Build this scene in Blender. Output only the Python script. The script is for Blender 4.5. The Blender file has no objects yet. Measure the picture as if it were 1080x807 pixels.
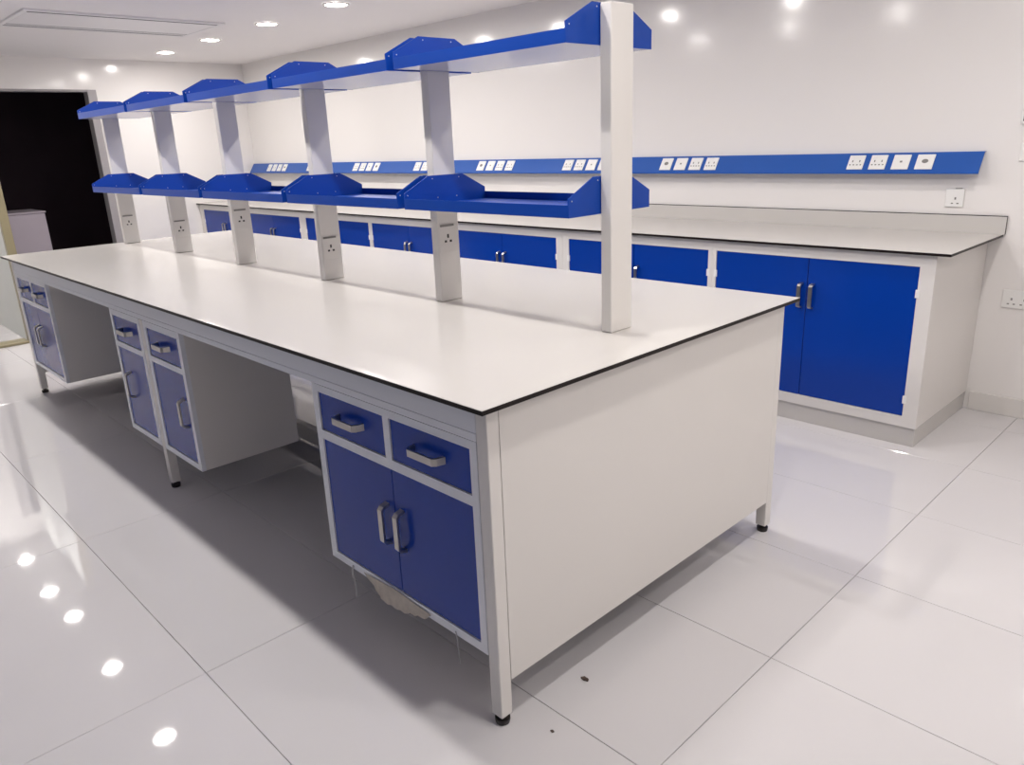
import bpy, bmesh, math, random
from mathutils import Vector, Matrix

random.seed(7)
S = bpy.context.scene
COL = S.collection

# ------------------------------------------------------------------ camera, world, exposure
CAM_LOC = Vector((1.2073, -1.0555, 1.4946))
YAW, PITCH, ROLL = math.radians(136.338), math.radians(-17.653), math.radians(-2.406)
fw = Vector((math.cos(PITCH) * math.cos(YAW), math.cos(PITCH) * math.sin(YAW), math.sin(PITCH)))
rt0 = Vector((math.sin(YAW), -math.cos(YAW), 0))
up0 = rt0.cross(fw)
rt = math.cos(ROLL) * rt0 + math.sin(ROLL) * up0
up = -math.sin(ROLL) * rt0 + math.cos(ROLL) * up0
cd = bpy.data.cameras.new('camera')
cam = bpy.data.objects.new('camera', cd)
COL.objects.link(cam)
cam.matrix_world = Matrix(((rt.x, up.x, -fw.x, CAM_LOC.x), (rt.y, up.y, -fw.y, CAM_LOC.y),
                           (rt.z, up.z, -fw.z, CAM_LOC.z), (0, 0, 0, 1)))
cd.sensor_fit = 'HORIZONTAL'
cd.sensor_width = 36.0
cd.lens = 802.75 / 1080 * 36.0
cd.clip_start = 0.02
S.camera = cam

w = bpy.data.worlds.new('world'); S.world = w
w.use_nodes = True
w.node_tree.nodes['Background'].inputs[0].default_value = (0.42, 0.60, 1.0, 1)
w.node_tree.nodes['Background'].inputs[1].default_value = 0.32  # blue ambient added as cool fill through the front wall openings
S.view_settings.view_transform = 'Standard'
S.view_settings.look = 'None'
S.view_settings.exposure = 0.0
S.view_settings.gamma = 1.0
S.view_settings.use_curve_mapping = False
LAMP_CORE, LAMP_RIM = 670.0, 30.0
LAMP_COL = (1.0, 0.955, 0.91)

# ------------------------------------------------------------------ dimensions (metres)
H = 0.92            # island worktop top
W, L = 1.532, 4.58  # island worktop
HC = 0.942          # wall counter top
YC = 2.64           # wall counter front edge
YW = 3.43           # back wall
XL = -7.85          # left wall
XR, YF = 3.0, -3.6  # walls behind the camera
ZC = 2.464          # ceiling

# ------------------------------------------------------------------ materials
def mat(name, col, rough=0.5, metal=0.0, spec=0.5, var=0.03, scale=6.0, coat=0.0, bump=0.0, bscale=40.0, coat_rough=0.05, rvar=0.0):
    m = bpy.data.materials.new(name); m.use_nodes = True
    nt = m.node_tree; b = nt.nodes['Principled BSDF']
    b.inputs['Roughness'].default_value = rough
    b.inputs['Metallic'].default_value = metal
    b.inputs['Specular IOR Level'].default_value = spec
    b.inputs['Coat Weight'].default_value = coat
    b.inputs['Coat Roughness'].default_value = coat_rough
    tc = nt.nodes.new('ShaderNodeTexCoord')
    n = nt.nodes.new('ShaderNodeTexNoise'); n.inputs['Scale'].default_value = scale; n.inputs['Detail'].default_value = 4
    nt.links.new(tc.outputs['Object'], n.inputs['Vector'])
    mx = nt.nodes.new('ShaderNodeMix'); mx.data_type = 'RGBA'
    mx.inputs[6].default_value = tuple(max(0, c * (1 - var)) for c in col) + (1,)
    mx.inputs[7].default_value = tuple(min(1, c * (1 + var)) for c in col) + (1,)
    nt.links.new(n.outputs['Fac'], mx.inputs[0])
    nt.links.new(mx.outputs[2], b.inputs['Base Color'])
    if rvar:
        mr = nt.nodes.new('ShaderNodeMapRange')
        mr.inputs['To Min'].default_value = max(0, rough - rvar); mr.inputs['To Max'].default_value = rough + rvar
        nt.links.new(n.outputs['Fac'], mr.inputs['Value']); nt.links.new(mr.outputs[0], b.inputs['Roughness'])
    if bump:
        n2 = nt.nodes.new('ShaderNodeTexNoise'); n2.inputs['Scale'].default_value = bscale; n2.inputs['Detail'].default_value = 2
        nt.links.new(tc.outputs['Object'], n2.inputs['Vector'])
        bp = nt.nodes.new('ShaderNodeBump'); bp.inputs['Strength'].default_value = bump; bp.inputs['Distance'].default_value = 0.01
        nt.links.new(n2.outputs['Fac'], bp.inputs['Height']); nt.links.new(bp.outputs[0], b.inputs['Normal'])
    return m

def emit(name, col, strength):
    m = bpy.data.materials.new(name); m.use_nodes = True
    nt = m.node_tree; nt.nodes.remove(nt.nodes['Principled BSDF'])
    e = nt.nodes.new('ShaderNodeEmission'); e.inputs[0].default_value = col + (1,); e.inputs[1].default_value = strength
    nt.links.new(e.outputs[0], nt.nodes['Material Output'].inputs[0])
    return m

def glass(name):
    m = bpy.data.materials.new(name); m.use_nodes = True
    nt = m.node_tree; b = nt.nodes['Principled BSDF']
    b.inputs['Base Color'].default_value = (0.93, 0.97, 0.95, 1); b.inputs['Transmission Weight'].default_value = 1
    b.inputs['Roughness'].default_value = 0.02; b.inputs['IOR'].default_value = 1.2
    return m

M = dict(
    wall=mat('glossy_wall_paint', (0.86, 0.83, 0.81), 0.13, spec=0.5, var=0.015, scale=1.5, bump=0.012, bscale=5),
    wall_left=mat('left_wall_paint', (0.89, 0.86, 0.845), 0.13, spec=0.5, var=0.015, scale=1.5, bump=0.012, bscale=5),
    ceiling=mat('ceiling_paint', (0.89, 0.86, 0.86), 0.7, var=0.01, scale=2),
    tile=mat('polished_porcelain', (0.66, 0.64, 0.65), 0.03, spec=0.5, var=0.02, scale=3),
    grout=mat('grout', (0.50, 0.48, 0.46), 0.8),
    laminate=mat('white_laminate', (0.60, 0.575, 0.55), 0.20, spec=0.45, var=0.012, scale=2),
    core=mat('black_phenolic_core', (0.014, 0.010, 0.009), 0.4, spec=0.2, var=0.1),
    steel=mat('white_powder_coat', (0.76, 0.73, 0.70), 0.32, spec=0.5, var=0.015, scale=3),
    steel_frame=mat('pale_grey_frame', (0.78, 0.79, 0.84), 0.30, spec=0.5, var=0.02, scale=3),
    blue=mat('blue_lacquer', (0.002, 0.042, 0.33), 0.22, spec=0.26, var=0.05, scale=4),
    blue_tray=mat('blue_powder_coat', (0.003, 0.050, 0.34), 0.36, spec=0.3, var=0.05, scale=5),
    trunk=mat('blue_trunking', (0.018, 0.095, 0.40), 0.30, spec=0.4, var=0.05, scale=4),
    chrome=mat('brushed_nickel', (0.46, 0.44, 0.42), 0.28, metal=1.0, var=0.05, scale=30),
    rubber=mat('black_rubber', (0.015, 0.011, 0.010), 0.5, var=0.1),
    plastic=mat('white_socket_plastic', (0.86, 0.85, 0.83), 0.3, var=0.01),
    pin=mat('dark_pin_hole', (0.03, 0.028, 0.03), 0.6),
    grey_pin=mat('grey_jack', (0.22, 0.21, 0.20), 0.5),
    dark=mat('unlit_room_shade', (0.050, 0.030, 0.042), 0.8, var=0.3, scale=2),  # darkness of the unlit next room put into its surface colour
    jamb=mat('grey_door_frame', (0.36, 0.34, 0.35), 0.4, var=0.03),
    cream=mat('cream_aluminium', (0.30, 0.26, 0.155), 0.35, var=0.03),
    cab_dim=mat('pale_lilac_cabinet', (0.42, 0.37, 0.42), 0.5, var=0.04),
    partition=mat('pale_partition', (0.72, 0.74, 0.71), 0.6, var=0.02),
    paper=mat('torn_masking_paper', (0.56, 0.50, 0.43), 0.8, var=0.25, scale=40),
    film=mat('plastic_film', (0.45, 0.44, 0.45), 0.25, var=0.1, scale=30),
    brown=mat('brown_chip', (0.07, 0.045, 0.035), 0.7, var=0.2),
    vent=mat('vent_paint', (0.86, 0.84, 0.85), 0.5, var=0.02),
    vent_dark=mat('vent_shadow_lining', (0.08, 0.08, 0.09), 0.7),
    board=mat('shelf_laminate', (0.50, 0.495, 0.56), 0.16, spec=0.5, var=0.03, scale=4),
    screw=mat('zinc_screw', (0.7, 0.7, 0.72), 0.3, metal=0.6),
    lamp=emit('led_diffuser', LAMP_COL, LAMP_RIM),
    lamp_core=emit('led_core', LAMP_COL, LAMP_CORE),
)

# ------------------------------------------------------------------ helpers
def bm_box(bm, x0, x1, y0, y1, z0, z1, bev=0.0):
    if x0 > x1: x0, x1 = x1, x0
    if y0 > y1: y0, y1 = y1, y0
    v = [bm.verts.new(c) for c in ((x0, y0, z0), (x1, y0, z0), (x1, y1, z0), (x0, y1, z0),
                                   (x0, y0, z1), (x1, y0, z1), (x1, y1, z1), (x0, y1, z1))]
    fs = [bm.faces.new([v[i] for i in q]) for q in ((3, 2, 1, 0), (4, 5, 6, 7), (0, 1, 5, 4), (1, 2, 6, 5), (2, 3, 7, 6), (3, 0, 4, 7))]
    if bev:
        es = list({e for f in fs for e in f.edges})
        bmesh.ops.bevel(bm, geom=es, offset=bev, segments=1, affect='EDGES', profile=0.5)

def bm_prism(bm, pts, ax, a0, a1):
    """extrude a 2-D outline along axis ax; the outline runs over the other two axes in xyz order"""
    def P(u, v, a):
        c = [u, v]; c.insert(ax, a); return c
    A = [bm.verts.new(P(u, v, a0)) for u, v in pts]
    B = [bm.verts.new(P(u, v, a1)) for u, v in pts]
    n = len(pts)
    bm.faces.new(A); bm.faces.new(B[::-1])
    for i in range(n):
        bm.faces.new((A[i], B[i], B[(i + 1) % n], A[(i + 1) % n]))
    bmesh.ops.recalc_face_normals(bm, faces=bm.faces)

def bm_cyl(bm, r, z0, z1, n=20, x=0, y=0, r2=None):
    r2 = r if r2 is None else r2
    A = [bm.verts.new((x + r * math.cos(2 * math.pi * i / n), y + r * math.sin(2 * math.pi * i / n), z0)) for i in range(n)]
    B = [bm.verts.new((x + r2 * math.cos(2 * math.pi * i / n), y + r2 * math.sin(2 * math.pi * i / n), z1)) for i in range(n)]
    bm.faces.new(A[::-1]); bm.faces.new(B)
    for i in range(n):
        bm.faces.new((A[i], A[(i + 1) % n], B[(i + 1) % n], B[i]))

def mesh_of(bm, m, name):
    me = bpy.data.meshes.new(name); bm.to_mesh(me); bm.free()
    me.materials.append(M[m]); return me

def obj(name, bm_or_me, m=None, parent=None, loc=(0, 0, 0), rot=(0, 0, 0)):
    me = bm_or_me if isinstance(bm_or_me, bpy.types.Mesh) else mesh_of(bm_or_me, m, name)
    o = bpy.data.objects.new(name, me); COL.objects.link(o)
    o.location = loc; o.rotation_euler = rot
    if parent: o.parent = parent
    return o

def boxes(*bs, bev=0.0):
    bm = bmesh.new()
    for b in bs: bm_box(bm, *b, bev=bev)
    return bm

def thing(name, label, cat, loc=(0, 0, 0), rotz=0.0, group=None):
    o = bpy.data.objects.new(name, None); COL.objects.link(o)
    o.empty_display_size = 0.1
    o.location = loc; o.rotation_euler = (0, 0, rotz); tag(o, label, cat, group)
    return o

def tag(o, label, cat, group=None):
    o['label'] = label; o['category'] = cat
    if group: o['group'] = group
    return o

def struct(name, bm, m, label=None, parent=None):
    o = obj(name, bm, m, parent)
    if parent is None:
        o['kind'] = 'structure'
        if label: o['label'] = label
    return o

# ------------------------------------------------------------------ the room
T, T2 = 0.599, 1.198
fl = struct('floor', boxes((XL - 2.6, XR, YF, YW, -0.12, -0.006)), 'grout', 'polished off-white porcelain tile floor with thin grey joints')
TX, TY = 0.342, 1.384
g = 0.0008
tile_bm = boxes((-T2 / 2 + g, T2 / 2 - g, -T / 2 + g, T / 2 - g, -0.01, 0.0), bev=0.0012)
tile_me = mesh_of(tile_bm, 'tile', 'tile')
i0, i1 = math.floor((XL - TX) / T2), math.ceil((XR - TX) / T2)
j0, j1 = math.floor((YF - TY) / T), math.ceil((YW - TY) / T)
for i in range(i0, i1):
    for j in range(j0, j1):
        x0, x1 = TX + i * T2, TX + (i + 1) * T2
        y0, y1 = TY + j * T, TY + (j + 1) * T
        if x0 < XL or x1 > XR or y0 < YF or y1 > YW:
            a, b_, c, d = max(x0, XL), min(x1, XR), max(y0, YF), min(y1, YW)
            if b_ - a < 0.01 or d - c < 0.01: continue
            obj('tile', boxes((a + g, b_ - g, c + g, d - g, -0.01, 0.0), bev=0.0012), 'tile', fl)
        else:
            # the faintest lippage between neighbours
            o = obj('tile', tile_me, None, fl, ((x0 + x1) / 2, (y0 + y1) / 2, 0))
            o.rotation_euler = (random.uniform(-1, 1) * 0.0004, random.uniform(-1, 1) * 0.0004, 0)

struct('ceiling', boxes((XL - 2.6, XR, YF, YW, ZC, ZC + 0.1)), 'ceiling', 'plain white painted ceiling')
struct('wall_back', boxes((XL - 0.1, XR, YW, YW + 0.1, 0, ZC)), 'wall', 'glossy off-white wall behind the long counter')
DY0, DY1, DZ = 0.33, 1.70, 2.15
struct('wall_left', boxes((XL - 0.1, XL, DY1 + 0.085, YW, 0, ZC), (XL - 0.1, XL, DY0 - 0.1, DY1 + 0.085, DZ + 0.015, ZC),
                          (XL - 0.1, XL, YF, DY0 - 0.1, 0, ZC)), 'wall_left', 'white end wall with a dark doorway')
struct('wall_right', boxes((XR, XR + 0.1, YF - 0.1, YW + 0.1, 0, ZC)), 'wall', 'white wall out of view on the right')
# unseen wall behind the camera: dark to cut bounce, openings added for cool fill
M['low_bounce_wall'] = mat('low_bounce_paint', (0.10, 0.105, 0.12), 0.5)
wf = struct('wall_front', boxes((XL - 0.1, XR, YF - 0.1, YF, 0, 0.9), (XL - 0.1, XR, YF - 0.1, YF, 2.2, ZC),
                                (XL - 0.1, -5.6, YF - 0.1, YF, 0.9, 2.2), (2.6, XR, YF - 0.1, YF, 0.9, 2.2),
                                (-3.2, -2.6, YF - 0.1, YF, 0.9, 2.2), (-0.4, 0.2, YF - 0.1, YF, 0.9, 2.2)), 'low_bounce_wall', 'dark unseen wall behind the camera with openings added for cool fill')
# dark room beyond the doorway
struct('wall_far', boxes((XL - 2.6, XL - 2.5, -0.6, 3.2, 0, ZC)), 'dark', 'wall of the unlit next room, its darkness put into the colour')
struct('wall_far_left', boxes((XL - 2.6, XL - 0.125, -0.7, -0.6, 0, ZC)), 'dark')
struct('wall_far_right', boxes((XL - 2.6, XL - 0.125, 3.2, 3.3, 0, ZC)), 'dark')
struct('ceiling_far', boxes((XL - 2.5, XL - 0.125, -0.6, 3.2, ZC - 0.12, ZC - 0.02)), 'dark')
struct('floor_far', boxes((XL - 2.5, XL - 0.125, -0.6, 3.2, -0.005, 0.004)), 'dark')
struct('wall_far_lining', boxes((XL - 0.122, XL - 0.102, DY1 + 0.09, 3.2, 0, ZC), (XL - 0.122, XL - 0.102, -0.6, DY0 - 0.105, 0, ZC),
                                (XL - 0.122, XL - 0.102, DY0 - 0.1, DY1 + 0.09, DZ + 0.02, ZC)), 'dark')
dj = obj('door_1', boxes((XL - 0.12, XL + 0.012, DY1, DY1 + 0.085, 0, DZ + 0.014), (XL - 0.12, XL + 0.012, DY0 - 0.1, DY0, 0, DZ + 0.014),
                         (XL - 0.12, XL + 0.008, DY0, DY1, DZ - 0.006, DZ + 0.014), bev=0.002), 'jamb')
dj['kind'] = 'structure'; dj['label'] = 'grey metal frame of the open dark doorway'
# side partition with cream post and threshold
struct('wall_partition', boxes((XL, -6.335, 0.385, 0.415, 0, ZC)), 'partition', 'pale partition panel behind the cream post')
struct('trim_1', boxes((-6.335, -6.275, 0.37, 0.435, 0, ZC), bev=0.003), 'cream', 'cream aluminium post at the partition edge')
struct('trim_2', boxes((-6.42, -6.255, YF, 0.37, 0, 0.022), bev=0.004), 'cream', 'cream aluminium floor threshold')
struct('trim_3', boxes((-7.80, -7.72, 0.372, 0.385, 0, 2.1), bev=0.002), 'brown', 'dark edge strip on the partition')
struct('baseboard_back', boxes((0.105, XR, YW - 0.012, YW, 0.0, 0.10), bev=0.002), 'steel', 'white skirting tile along the back wall')

# ------------------------------------------------------------------ downlights
ring_bm = bmesh.new()
nseg = 28
prof = [(0.098, ZC - 0.001), (0.096, ZC - 0.007), (0.080, ZC - 0.008), (0.076, ZC - 0.003)]
rings = [[ring_bm.verts.new((r * math.cos(2 * math.pi * i / nseg), r * math.sin(2 * math.pi * i / nseg), z - ZC)) for i in range(nseg)] for r, z in prof]
for a in range(3):
    for i in range(nseg):
        ring_bm.faces.new((rings[a][i], rings[a][(i + 1) % nseg], rings[a + 1][(i + 1) % nseg], rings[a + 1][i]))
ring_me = mesh_of(ring_bm, 'steel', 'trim_ring')
dif = bmesh.new(); core_bm = bmesh.new()
def circ(bm, r): return [bm.verts.new((r * math.cos(-2 * math.pi * i / nseg), r * math.sin(-2 * math.pi * i / nseg), -0.004)) for i in range(nseg)]
core_bm.faces.new(circ(core_bm, 0.040))
ca, cb = circ(dif, 0.0402), circ(dif, 0.074)
for i in range(nseg): dif.faces.new((ca[i], cb[i], cb[(i + 1) % nseg], ca[(i + 1) % nseg]))
bmesh.ops.recalc_face_normals(dif, faces=dif.faces)
dif_me = mesh_of(dif, 'lamp', 'diffuser'); core_me = mesh_of(core_bm, 'lamp_core', 'led_core')
ordw = ['first', 'second', 'third', 'fourth', 'fifth', 'sixth', 'seventh', 'eighth', 'ninth']
rowA = [(-7.04, 2.25), (-6.00, 2.25), (-4.93, 2.25), (-3.90, 2.25), (-2.94, 1.90), (-1.98, 1.60), (-0.72, 1.60), (0.46, 2.20)]
rowB = [(-5.92, 0.14), (-4.88, 0.14), (-3.78, 0.14), (-2.74, 0.14), (-1.70, 0.14), (-0.61, 0.14), (0.42, 0.14)]
fill_row = [(1.45, 0.95), (2.45, 0.95)]  # unseen lamps added to brighten the island end panel and near post
def downlight(label, x, y, group):
    d = thing('downlight', label, 'downlight', (x, y, ZC), 0, group)
    obj('trim_ring', ring_me, None, d)
    obj('led_core', core_me, None, obj('diffuser', dif_me, None, d))
for k, (x, y) in enumerate(rowA):
    downlight(f'{ordw[k]} round ceiling downlight from the dark doorway, row nearer the wall counter', x, y, 'round downlights in the row by the wall counter')
for k, (x, y) in enumerate(rowB):
    downlight(f'{ordw[k]} downlight from the partition, row above the island front' + (', mirrored in the floor' if k < 3 else ''), x, y, 'round downlights in the row above the island')
for k, (x, y) in enumerate(fill_row):
    downlight(('added unseen downlight over the aisle, brightening the plain end panel', 'added unseen fill downlight over the aisle by the right wall')[k], x, y, 'added unseen fill downlights over the right aisle')
for k, x in enumerate((-6.55, -7.42)):
    d = thing('downlight', ('round downlight just past the cream threshold, mirrored in the floor', 'round downlight beside the left wall past the cream threshold')[k], 'downlight', (x, 0.10, ZC))
    obj('trim_ring', ring_me, None, d)
    obj('led_core', core_me, None, obj('diffuser', dif_me, None, d))

# ceiling air vent
v = thing('ceiling_vent', 'long white linear air vent with slats set into the ceiling', 'vent', (-5.44, 1.25, ZC))
vx, vy = 0.40, 0.70
obj('frame', boxes((-vx, -vx + 0.035, -vy, vy, -0.014, -0.0005), (vx - 0.035, vx, -vy, vy, -0.014, -0.0005),
                   (-vx + 0.035, vx - 0.035, -vy, -vy + 0.035, -0.014, -0.0005), (-vx + 0.035, vx - 0.035, vy - 0.035, vy, -0.014, -0.0005), bev=0.002), 'vent', v)
obj('backing', boxes((-vx + 0.03, vx - 0.03, -vy + 0.03, vy - 0.03, -0.0115, -0.0005)), 'vent_dark', v)
for a, b_ in ((-0.328, -0.308), (-0.288, -0.264), (-0.240, 0.318)):
    obj('slat', boxes((a, b_, -vy + 0.036, vy - 0.036, -0.013, -0.004), bev=0.002), 'vent', v)

# ------------------------------------------------------------------ island: worktop, frame
wt = thing('island_worktop', 'long white island worktop with thin black edge on the blue cabinets', 'worktop', (0, 0, H - 0.0127))
obj('core', boxes((-L, 0, 0, W, 0, 0.0118), bev=0.0008), 'core', wt)
obj('top_surface', boxes((-L + 0.0007, -0.0007, 0.0007, W - 0.0007, 0.0118, 0.0127)), 'laminate', wt)

YFR = 0.042
bf = thing('bench_frame', 'white steel island frame with square legs and plain end panel', 'bench frame', (0, 0, 0))
leg_x = (-0.055, -2.29, -4.525)
leg_me = mesh_of(boxes((-0.02, 0.02, -0.02, 0.02, 0.028, 0.9055), bev=0.002), 'steel', 'leg')
mid_leg_me = mesh_of(boxes((-0.02, 0.02, -0.02, 0.02, 0.028, 0.8110), bev=0.002), 'steel', 'leg')
fb = bmesh.new(); bm_cyl(fb, 0.019, 0.0, 0.010, 18, r2=0.021); bm_cyl(fb, 0.021, 0.010, 0.016, 18); bm_cyl(fb, 0.012, 0.016, 0.028, 14)
foot_me = mesh_of(fb, 'rubber', 'foot')
for x in leg_x:
    for y in (YFR + 0.02, W - YFR - 0.02):
        lg = obj('leg', mid_leg_me if -4 < x < -1 else leg_me, None, bf, (x, y, 0))
        obj('foot', foot_me, None, lg)
def rail_mesh(x0, x1, yf, s):
    bm = bmesh.new()
    bm_box(bm, x0, x1, yf + s * 0.0015, yf + s * 0.034, 0.832, 0.906, 0.0015)
    bm_box(bm, x0, x1, yf, yf + s * 0.036, 0.812, 0.8335, 0.001)
    return bm
for (a, b_) in ((-4.504, -0.0755),):
    obj('rail', rail_mesh(a, b_, YFR, 1), 'steel_frame', bf)
    obj('rail', rail_mesh(a, b_, W - YFR, -1), 'steel_frame', bf)
for x in leg_x:
    obj('cross_rail', boxes((x - 0.018, x + (0.002 if x > -1 else 0.018), YFR + 0.041, W - YFR - 0.041, 0.845, 0.905), bev=0.0015), 'steel_frame', bf)
ep = obj('end_panel', boxes((-0.052, -0.0345, YFR + 0.0405, W - YFR - 0.0405, 0.133, 0.906)), 'steel', bf)
ep['label'] = 'plain white end panel'
obj('end_panel', boxes((-L + 0.0345, -L + 0.052, YFR + 0.0405, W - YFR - 0.0405, 0.133, 0.844)), 'steel', bf)
st = obj('stretcher', boxes((-4.50, -1.30, 0.745, 0.785, 0.022, 0.105), bev=0.002), 'steel', bf)

# ------------------------------------------------------------------ handles, cabinets
def handle_mesh(half, out, wid, th):
    """bow handle lying along x, standing out towards -y, wid high in z"""
    bm = bmesh.new()
    o_ = [(-half, 0), (-half + 0.006, -out * 0.72), (-half + 0.016, -out), (half - 0.016, -out), (half - 0.006, -out * 0.72), (half, 0)]
    i_ = [(half - th * 1.3, 0), (half - th * 1.4 - 0.004, -out * 0.60), (half - th - 0.012, -out + th), (-half + th + 0.012, -out + th), (-half + th * 1.4 + 0.004, -out * 0.60), (-half + th * 1.3, 0)]
    pts = o_ + i_
    n = len(o_)
    A = [bm.verts.new((x, y, -wid / 2)) for x, y in pts]; B = [bm.verts.new((x, y, wid / 2)) for x, y in pts]
    N = len(pts)
    for k in range(N):
        bm.faces.new((A[k], A[(k + 1) % N], B[(k + 1) % N], B[k]))
    for k in range(n - 1):
        q = [k, k + 1, N - 2 - k, N - 1 - k]
        bm.faces.new([A[t] for t in q]); bm.faces.new([B[t] for t in q][::-1])
    bmesh.ops.recalc_face_normals(bm, faces=bm.faces)
    return mesh_of(bm, 'chrome', 'handle')
HND = handle_mesh(0.067, 0.034, 0.020, 0.007)
HND_V = handle_mesh(0.066, 0.030, 0.020, 0.007)
hinge_bm = boxes((-0.009, 0.009, -0.004, 0.004, -0.019, 0.019), bev=0.001)
HINGE = mesh_of(hinge_bm, 'plastic', 'hinge')

def cabinet(name, label, x0, x1, yf, depth, z0, z1, drawers, doors, group, rotz=0.0, hinges=False, frame_m='steel', plinth=None, outer=None):
    """x0..x1 in world when rotz=0; drawers / doors: lists of (x0, x1, z0, z1[, handle x]) in world coordinates"""
    xc = (x0 + x1) / 2; hw = (x1 - x0) / 2
    if rotz == 0.0:
        c = thing(name, label, 'cabinet', (xc, yf, z0), 0.0, group)
    else:
        c = thing(name, label, 'cabinet', (xc, W - yf, z0), math.pi, group)
    sx = 1 if rotz == 0.0 else -1
    def X(x): return (x - xc)
    h = z1 - z0
    FR = 0.018
    obj('carcass', boxes((-hw, hw, FR, depth, 0, h), bev=0.0015), 'steel', c)
    # face frame: solid slab pieces around the openings
    fr = bmesh.new()
    op = [(X(a), X(b_), p - z0, q - z0) for (a, b_, p, q, *_r) in drawers + doors]
    xs = sorted({-hw, hw, *[o_[0] for o_ in op], *[o_[1] for o_ in op]})
    zs = sorted({0, h, *[o_[2] for o_ in op], *[o_[3] for o_ in op]})
    for a, b_ in zip(xs, xs[1:]):
        if b_ - a < 1e-5: continue
        run = None
        for p, q in zip(zs, zs[1:]):
            if q - p < 1e-5: continue
            mx_, mz_ = (a + b_) / 2, (p + q) / 2
            hole = any(o_[0] < mx_ < o_[1] and o_[2] < mz_ < o_[3] for o_ in op)
            if not hole: bm_box(fr, a, b_, 0, FR, p, q)
    bmesh.ops.remove_doubles(fr, verts=fr.verts, dist=1e-5)
    obj('face_frame', fr, frame_m, c)
    gp = 0.0018
    for (a, b_, p, q, *r) in drawers:
        d = obj('drawer', boxes((X(a) + gp, X(b_) - gp, 0.004, FR - 0.0005, p - z0 + gp, q - z0 - gp), bev=0.0012), 'blue', c)
        hx = r[0] if r else (a + b_) / 2
        obj('handle', HND, None, d, (X(hx), 0.004, (p + q) / 2 - z0 + 0.002))
    for (a, b_, p, q, hx, hz, hs) in doors:
        d = obj('door', boxes((X(a) + gp, X(b_) - gp, 0.004, FR - 0.0005, p - z0 + gp, q - z0 - gp), bev=0.0012), 'blue', c)
        obj('handle', HND_V, None, d, (X(hx), 0.004, hz - z0), (0, math.pi / 2, 0))
        if hinges:
            ex = X(a) - 0.002 if hs < 0 else X(b_) + 0.002
            for zz in (q - 0.125, p + 0.085):
                obj('hinge', HINGE, None, d, (ex, 0.001, zz - z0))
    if plinth:
        obj('plinth', boxes((-hw + (0.004 if outer == 'left' else 0), hw - (0.004 if outer == 'right' else 0), 0.008, depth, -z0, -0.0005), bev=0.0015), 'laminate', c)
    return c

def pair(name, label, x0, x1, d0, d1, mid, group, rotz=0.0):
    drs = [(d0, mid - 0.014, 0.663, 0.788), (mid + 0.014, d1, 0.663, 0.788)]
    dos = [(d0, mid, 0.236, 0.634, mid - 0.036, 0.452, -1), (mid, d1, 0.236, 0.634, mid + 0.036, 0.452, 1)]
    return cabinet(name, label, x0, x1, YFR, 0.455, 0.210, 0.8112, drs, dos, group, rotz, frame_m='steel_frame')
def single(name, label, x0, x1, hx, group, rotz=0.0):
    a, b_ = x0 + 0.030, x1 - 0.030
    return cabinet(name, label, x0, x1, YFR, 0.455, 0.205, 0.8112, [(a, b_, 0.656, 0.783)], [(a, b_, 0.232, 0.630, hx, 0.452, 1)], group, rotz, frame_m='steel_frame')

GI = 'blue front cabinets hung under the island'
pair('base_cabinet', 'blue two-drawer two-door cabinet at the near corner of the island', -0.835, -0.0765, -0.805, -0.102, -0.4515, GI)
single('base_cabinet', 'narrow blue one-door cabinet right of the island middle leg', -2.267, -1.867, -1.945, GI)
single('base_cabinet', 'narrow blue one-door cabinet left of the island middle leg', -2.700, -2.313, -2.575, GI)
pair('base_cabinet', 'blue cabinet at the far end of the island near the doorway', -4.500, -3.805, -4.470, -3.835, -4.1525, GI)
GJ = 'cabinets on the hidden side of the island'
pair('base_cabinet', 'blue cabinet on the hidden island side by the plain end panel', -0.835, -0.0765, -0.805, -0.102, -0.4515, GJ, 1.0)
single('base_cabinet', 'narrow blue cabinet on the hidden island side, nearer the end panel', -2.267, -1.867, -2.19, GJ, 1.0)
single('base_cabinet', 'narrow blue cabinet on the hidden island side, farther from the end panel', -2.700, -2.313, -2.39, GJ, 1.0)
pair('base_cabinet', 'blue cabinet on the hidden island side at the doorway end', -4.500, -3.805, -4.470, -3.835, -4.1525, GJ, 1.0)

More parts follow.
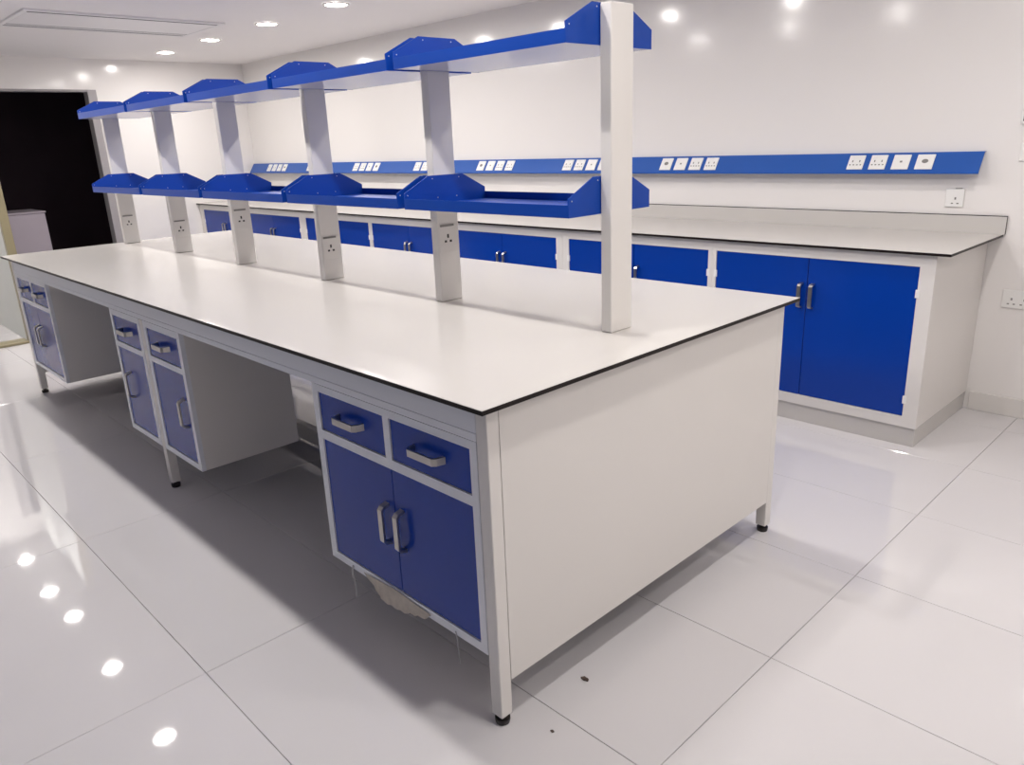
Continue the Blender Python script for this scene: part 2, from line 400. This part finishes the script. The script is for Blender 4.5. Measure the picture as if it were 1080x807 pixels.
# ------------------------------------------------------------------ reagent rack on the island
rack = thing('reagent_rack', 'double-tier reagent rack of white posts and blue trays standing along the island', 'rack', (0, 0, H))
PX = [-0.212, -1.022, -1.858, -2.722, -3.560, -4.455]
PT, PY0, PY1 = 0.040, 0.727, 0.828
SOCK = [None, 1.205, 1.112, 1.205, 1.112, 1.108]
YT0, YT1 = 0.586, 0.968
ZT = (1.277, 1.735)
post_me = mesh_of(boxes((-PT, 0, PY0, PY1, 0.0005, 1.842 - H), bev=0.003), 'steel', 'post')
sl = bmesh.new()
bm_box(sl, 0.0, 0.0022, -0.041, 0.041, -0.096, 0.0, 0.0008)
SOCKPLATE = mesh_of(sl, 'steel', 'socket_plate')
for x, zs in zip(PX, SOCK):
    po = obj('post', post_me, None, rack, (x, 0, 0))
    if zs:
        yy = 0.772
        obj('socket_plate', SOCKPLATE, None, po, (0.0002, yy, zs - H - 0.004))
        obj('plate_edge_shade', boxes((0.0015, 0.0034, yy - 0.034, yy + 0.030, zs - H - 0.006, zs - H + 0.002)), 'grey_pin', po)  # grey bar painting the shadow line along the plate's top edge
        bp = bmesh.new()
        bm_box(bp, 0.0012, 0.0032, yy - 0.004, yy + 0.004, zs - H - 0.048, zs - H - 0.034)
        bm_box(bp, 0.0012, 0.0032, yy - 0.017, yy - 0.007, zs - H - 0.064, zs - H - 0.056)
        bm_box(bp, 0.0012, 0.0032, yy + 0.007, yy + 0.017, zs - H - 0.064, zs - H - 0.056)
        obj('pin_hole', bp, 'pin', po)
outline = [(YT0, 0.0), (YT1, 0.0), (YT1, 0.053), (0.858, 0.108), (0.696, 0.108), (YT0, 0.053)]
def plate_mesh():
    bm = bmesh.new(); bm_prism(bm, outline, 0, -0.0018, 0.0018); return mesh_of(bm, 'blue_tray', 'end_plate')
PLATE = plate_mesh()
sc = bmesh.new()
for (y, z) in ((0.715, 0.097), (0.84, 0.097), (0.735, 0.03), (0.825, 0.03), (0.600, 0.046)):
    bmesh.ops.create_icosphere(sc, subdivisions=1, radius=0.0023, matrix=Matrix.Translation((0.002, y, z)))
SCREW = mesh_of(sc, 'screw', 'screw')
for zt in ZT:
    for k in range(5):
        xa = PX[k] - PT - 0.0022          # near end plate
        xb = PX[k + 1] + 0.0022           # far end plate
        for q, xp in enumerate((xa, xb)):
            e = obj('end_plate', PLATE, None, rack, (xp, 0, zt - H))
            obj('screw', SCREW, None, e, (0, 0, 0))
        x0, x1 = xb + 0.002, xa - 0.002
        tr = obj('tray', boxes((x0, x1, YT0, YT0 + 0.0016, 0, 0.036), (x0, x1, YT1 - 0.0016, YT1, 0.0085, 0.036),
                               (x0, x1, YT0 + 0.0016, YT1 - 0.0016, 0.0090, 0.0105)), 'blue_tray', rack, (0, 0, zt - H))
        obj('shelf_board', boxes((x0 + 0.001, x1 - 0.001, YT0 + 0.0018, YT1, 0.0005, 0.0083)), 'board', tr)

# ------------------------------------------------------------------ wall counter
cw = thing('counter_worktop', 'long white wall counter top with upstand and thin black edge', 'worktop', (0, 0, HC - 0.0127))
X1 = 0.150
obj('core', boxes((XL + 0.003, X1, YC, YW - 0.002, 0, 0.0118), bev=0.0008), 'core', cw)
obj('top_surface', boxes((XL + 0.0035, X1 - 0.0007, YC + 0.0007, YW - 0.0145, 0.0118, 0.0127)), 'laminate', cw)
us = obj('upstand', boxes((XL + 0.003, X1 + 0.008, YW - 0.0135, YW - 0.002, 0.0127, 0.104)), 'core', cw)
obj('upstand_face', boxes((XL + 0.0035, X1 + 0.0072, YW - 0.0145, YW - 0.0136, 0.0128, 0.1005)), 'laminate', us)
ub = [0.087, -1.052, -2.165, -3.292, -4.370, -5.502, -6.660, XL + 0.004]
ud = [(-1.027, -0.503, 0.020), (-2.111, -1.590, -1.077), (-3.264, -2.742, -2.220), (-4.346, -3.833, -3.320), (-5.443, -4.905, -4.393), (-6.625, -6.092, -5.560), (-7.745, -7.22, -6.695)]
ulab = ['blue double-door cabinet at the right end of the wall counter', 'second blue wall-counter cabinet from the right end, behind the near post',
        'third blue wall-counter cabinet from the right end', 'fourth blue wall-counter cabinet from the right end, behind the second post',
        'fifth blue wall-counter cabinet from the right end', 'sixth blue wall-counter cabinet from the right end, seen between middle posts',
        'blue wall-counter cabinet at the far left end by the white end wall']
GC = 'blue double-door cabinets under the wall counter'
for k in range(7):
    x1, x0 = ub[k] - 0.0006, ub[k + 1] + 0.0006
    a, m_, b_ = ud[k]
    cabinet('base_cabinet', ulab[k], x0, x1, 2.67, YW - 2.67 - 0.004, 0.096, 0.9285, [],
            [(a, m_, 0.148, 0.872, m_ - 0.030, 0.680, -1), (m_, b_, 0.148, 0.872, m_ + 0.030, 0.680, 1)], GC, hinges=True, plinth=True, outer='right' if k == 0 else None)

# ------------------------------------------------------------------ socket trunking on the wall
tk = thing('socket_trunking', 'long blue sloping socket trunking fixed to the wall above the counter', 'trunking', (0, YW, 1.24))
tb = bmesh.new()
pf = [(-0.022, 0.107), (-0.085, 0.010), (-0.085, 0.001), (-0.0825, 0.001), (-0.0825, 0.009), (-0.0205, 0.1045), (0, 0.1045), (0, 0.107)]   # y, z
bm_prism(tb, [(y - 0.0005, z) for y, z in pf], 0, XL + 0.02, 0.020)
obj('cover', tb, 'trunk', tk)
fa = Vector((0, -0.085, 0.010)); fb_ = Vector((0, -0.022, 0.107)); slope = (fb_ - fa)
ang = math.atan2(slope.y, slope.z)      # lean of the face from vertical
pl_bm = boxes((-0.043, 0.043, -0.006, 0.0, -0.043, 0.043), bev=0.0015)
PLT = mesh_of(pl_bm, 'plastic', 'socket_plate')
def pins(kind):
    bm = bmesh.new()
    if kind == 'double':
        for cx in (-0.019, 0.019):
            bm_box(bm, cx - 0.003, cx + 0.003, -0.0068, -0.005, 0.000, 0.012)
            bm_box(bm, cx - 0.014, cx - 0.005, -0.0068, -0.005, -0.019, -0.013)
            bm_box(bm, cx + 0.005, cx + 0.014, -0.0068, -0.005, -0.019, -0.013)
        m = 'grey_pin'
    elif kind == 'data':
        bm_box(bm, -0.006, 0.006, -0.0068, -0.005, -0.004, 0.006); m = 'grey_pin'
    elif kind == 'round':
        n = 14
        vs = [bm.verts.new((0.016 * math.cos(2 * math.pi * i / n), -0.0066, 0.012 * math.sin(2 * math.pi * i / n) + 0.003)) for i in range(n)]
        ws = [bm.verts.new((0.016 * math.cos(2 * math.pi * i / n), -0.005, 0.012 * math.sin(2 * math.pi * i / n) + 0.003)) for i in range(n)]
        bm.faces.new(vs)
        for i in range(n): bm.faces.new((vs[i], vs[(i + 1) % n], ws[(i + 1) % n], ws[i]))
        bmesh.ops.recalc_face_normals(bm, faces=bm.faces)
        m = 'grey_pin'
    else:
        bm_box(bm, -0.004, 0.004, -0.0068, -0.005, 0.002, 0.014)
        bm_box(bm, -0.018, -0.008, -0.0068, -0.005, -0.020, -0.014)
        bm_box(bm, 0.008, 0.018, -0.0068, -0.005, -0.020, -0.014); m = 'grey_pin'
    return mesh_of(bm, m, 'pin_hole')
PIN = {k: pins(k) for k in ('double', 'data', 'round', 'single')}
SW = mesh_of(boxes((-0.030, -0.016, -0.0078, -0.005, 0.020, 0.034), (-0.012, 0.002, -0.0078, -0.005, 0.020, 0.034), bev=0.0006), 'plastic', 'switch')
mid = (fa + fb_) / 2
nrm = Vector((0, -slope.z, slope.y)).normalized()
groups = [(-0.642, 0.1185, ('double', 'double', 'data', 'round')), (-1.895, 0.1135, ('round', 'data', 'double', 'double')),
          (-2.771, 0.1135, ('double', 'double', 'data', 'round')), (-3.737, 0.1135, ('round', 'data', 'double', 'double')),
          (-4.605, 0.1135, ('double', 'double', 'data', 'round')), (-5.610, 0.1185, ('double', 'double', 'data', 'round')),
          (-6.515, 0.1185, ('double', 'double', 'data', 'round')), (-7.418, 0.1185, ('double', 'double', 'data', 'round'))]
for gx, pitch, kinds in groups:
    for q, kd in enumerate(kinds):
        p = obj('socket_plate', PLT, None, tk, (gx + 0.043 + q * pitch, mid.y - 0.0007 + nrm.y * 0.0, mid.z), (-ang, 0, 0))
        obj('pin_hole', PIN[kd], None, p)
        if kd == 'double': obj('switch', SW, None, p)

# sockets fixed straight to the wall
ws = thing('wall_socket', 'square white three-pin wall socket just above the counter upstand', 'socket', (-0.095, YW - 0.0005, 1.116))
pm = obj('plate', mesh_of(boxes((-0.0435, 0.0435, -0.009, 0.0, -0.046, 0.046), bev=0.002), 'plastic', 'plate'), None, ws)
obj('pin_hole', PIN['single'], None, pm, (0.004, -0.003, -0.010))
obj('cable_stub', boxes((-0.002, 0.030, -0.007, 0.0, 0.046, 0.050), bev=0.001), 'grey_pin', pm)
ws = thing('wall_socket', 'white double wall socket low on the wall at the right edge', 'socket', (0.263, YW - 0.0005, 0.620))
pm = obj('plate', mesh_of(boxes((-0.074, 0.074, -0.009, 0.0, -0.046, 0.046), bev=0.002), 'plastic', 'plate'), None, ws)
for cx in (-0.032, 0.025):
    obj('pin_hole', PIN['single'], None, pm, (cx, -0.003, -0.008))
obj('switch', boxes((-0.052, -0.040, -0.0105, -0.009, 0.020, 0.030), (-0.030, -0.018, -0.0105, -0.009, 0.020, 0.030)), 'plastic', pm)
th = thing('thermostat', 'small white wall controller with dark screen at the right edge', 'thermostat', (0.206, YW - 0.0005, 1.520))
pm = obj('body', boxes((-0.055, 0.055, -0.014, 0.0, -0.05, 0.045), bev=0.003), 'plastic', th)
obj('screen', boxes((-0.044, 0.044, -0.0155, -0.0142, -0.036, 0.036)), 'pin', pm)
sw = thing('light_switch', 'white light switch plate on the wall below the controller', 'switch', (0.211, YW - 0.0005, 1.340))
pm = obj('plate', boxes((-0.043, 0.043, -0.009, 0.0, -0.043, 0.043), bev=0.002), 'plastic', sw)
obj('rocker', boxes((-0.025, 0.025, -0.012, -0.0085, -0.028, 0.028), bev=0.001), 'plastic', pm)

# cabinet glimpsed in the dark room
dc = thing('storage_cabinet', 'pale lilac low cabinet standing in the dark room beyond the doorway', 'cabinet', (-8.45, 0.93, 0.005))
obj('body', boxes((-0.30, 0.28, -0.38, 0.22, 0, 0.955), bev=0.004), 'cab_dim', dc)
obj('top', boxes((-0.31, 0.29, -0.39, 0.23, 0.956, 0.975), bev=0.003), 'cab_dim', dc)

# ------------------------------------------------------------------ torn paper under the near cabinet, chips on the floor
tp = thing('torn_paper', 'ragged brown masking paper hanging under the near cabinet doors', 'paper', (-0.48, YFR - 0.0015, 0.212))
base = [(-0.162, -0.014), (-0.118, 0.016), (-0.095, 0.033), (-0.076, 0.043), (-0.045, 0.044), (-0.010, 0.047), (0.03, 0.040), (0.069, 0.028), (0.105, 0.020), (0.141, 0.009), (0.170, -0.012)]
ys = []
for (xa, da), (xb, db) in zip(base, base[1:]):
    for f_ in (0.0, 0.34, 0.67):
        ys.append((xa + (xb - xa) * f_, da + (db - da) * f_ + random.uniform(-0.0035, 0.0035)))
ys.append(base[-1])
bm = bmesh.new()
cols = []
for k, (x, d) in enumerate(ys):
    r = random.uniform(-0.003, 0.003)
    top = 0.022 - 0.010 * abs(x) / 0.17
    col = []
    for s_ in (0, 0.35, 0.7, 1.0):
        zz = top - (top + d) * s_
        col.append((x + r * s_, -0.0012 - 0.0022 * max(0, s_ - 0.3) * (1 + math.sin(k * 1.7)), zz))
    cols.append(col)
F_ = [[bm.verts.new(c) for c in col] for col in cols]
B_ = [[bm.verts.new((c[0], c[1] - 0.0006, c[2])) for c in col] for col in cols]
for a in range(len(ys) - 1):
    for b_ in range(3):
        bm.faces.new((F_[a][b_], F_[a + 1][b_], F_[a + 1][b_ + 1], F_[a][b_ + 1]))
        bm.faces.new((B_[a][b_], B_[a][b_ + 1], B_[a + 1][b_ + 1], B_[a + 1][b_]))
    bm.faces.new((F_[a][3], F_[a + 1][3], B_[a + 1][3], B_[a][3]))
    bm.faces.new((F_[a][0], B_[a][0], B_[a + 1][0], F_[a + 1][0]))
obj('sheet', bm, 'paper', tp)
def ribbon(pts, wd):
    bm = bmesh.new(); A = []
    for x, y, z in pts:
        A.append([bm.verts.new((x + dx, y + dy, z)) for dx, dy in ((-wd, 0), (wd, 0), (wd, 0.0007), (-wd, 0.0007))])
    for a, b_ in zip(A, A[1:]):
        for k in range(4): bm.faces.new((a[k], a[(k + 1) % 4], b_[(k + 1) % 4], b_[k]))
    bm.faces.new(A[0][::-1]); bm.faces.new(A[-1])
    bmesh.ops.recalc_face_normals(bm, faces=bm.faces)
    return bm
fs_ = obj('film_strip', ribbon([(0, 0, 0.012), (-0.004, -0.002, -0.004), (-0.012, 0.0, -0.022), (-0.014, 0.006, -0.05), (-0.012, 0.008, -0.085), (-0.014, 0.007, -0.115)], 0.0045), 'film', None, (-0.708, YFR - 0.002, 0.212))
tag(fs_, 'thin strip of clear plastic film dangling under the left cabinet door', 'film')
fs_ = obj('film_strip', ribbon([(0, 0, 0.008), (0.003, 0.001, -0.02), (0.002, 0.004, -0.06), (0.004, 0.004, -0.095)], 0.0022), 'film', None, (-0.205, YFR - 0.002, 0.214))
tag(fs_, 'hair-thin plastic strand dangling under the right cabinet door', 'film')
def chip(name, label, loc, pts, h):
    bm = bmesh.new(); bm_prism(bm, pts, 2, 0, h); o = obj(name, bm, 'brown', None, loc); tag(o, label, 'debris'); return o
chip('floor_chip', 'small dark brown chip lying on the floor beside the end panel', (0.0, 0.338, 0.0003), [(-0.012, -0.004), (0.0, -0.007), (0.013, -0.002), (0.010, 0.005), (-0.006, 0.006)], 0.005)
chip('floor_chip', 'tiny brown speck on the floor near the front corner leg', (0.069, 0.124, 0.0003), [(-0.005, -0.002), (0.003, -0.004), (0.006, 0.002), (-0.002, 0.004)], 0.003)
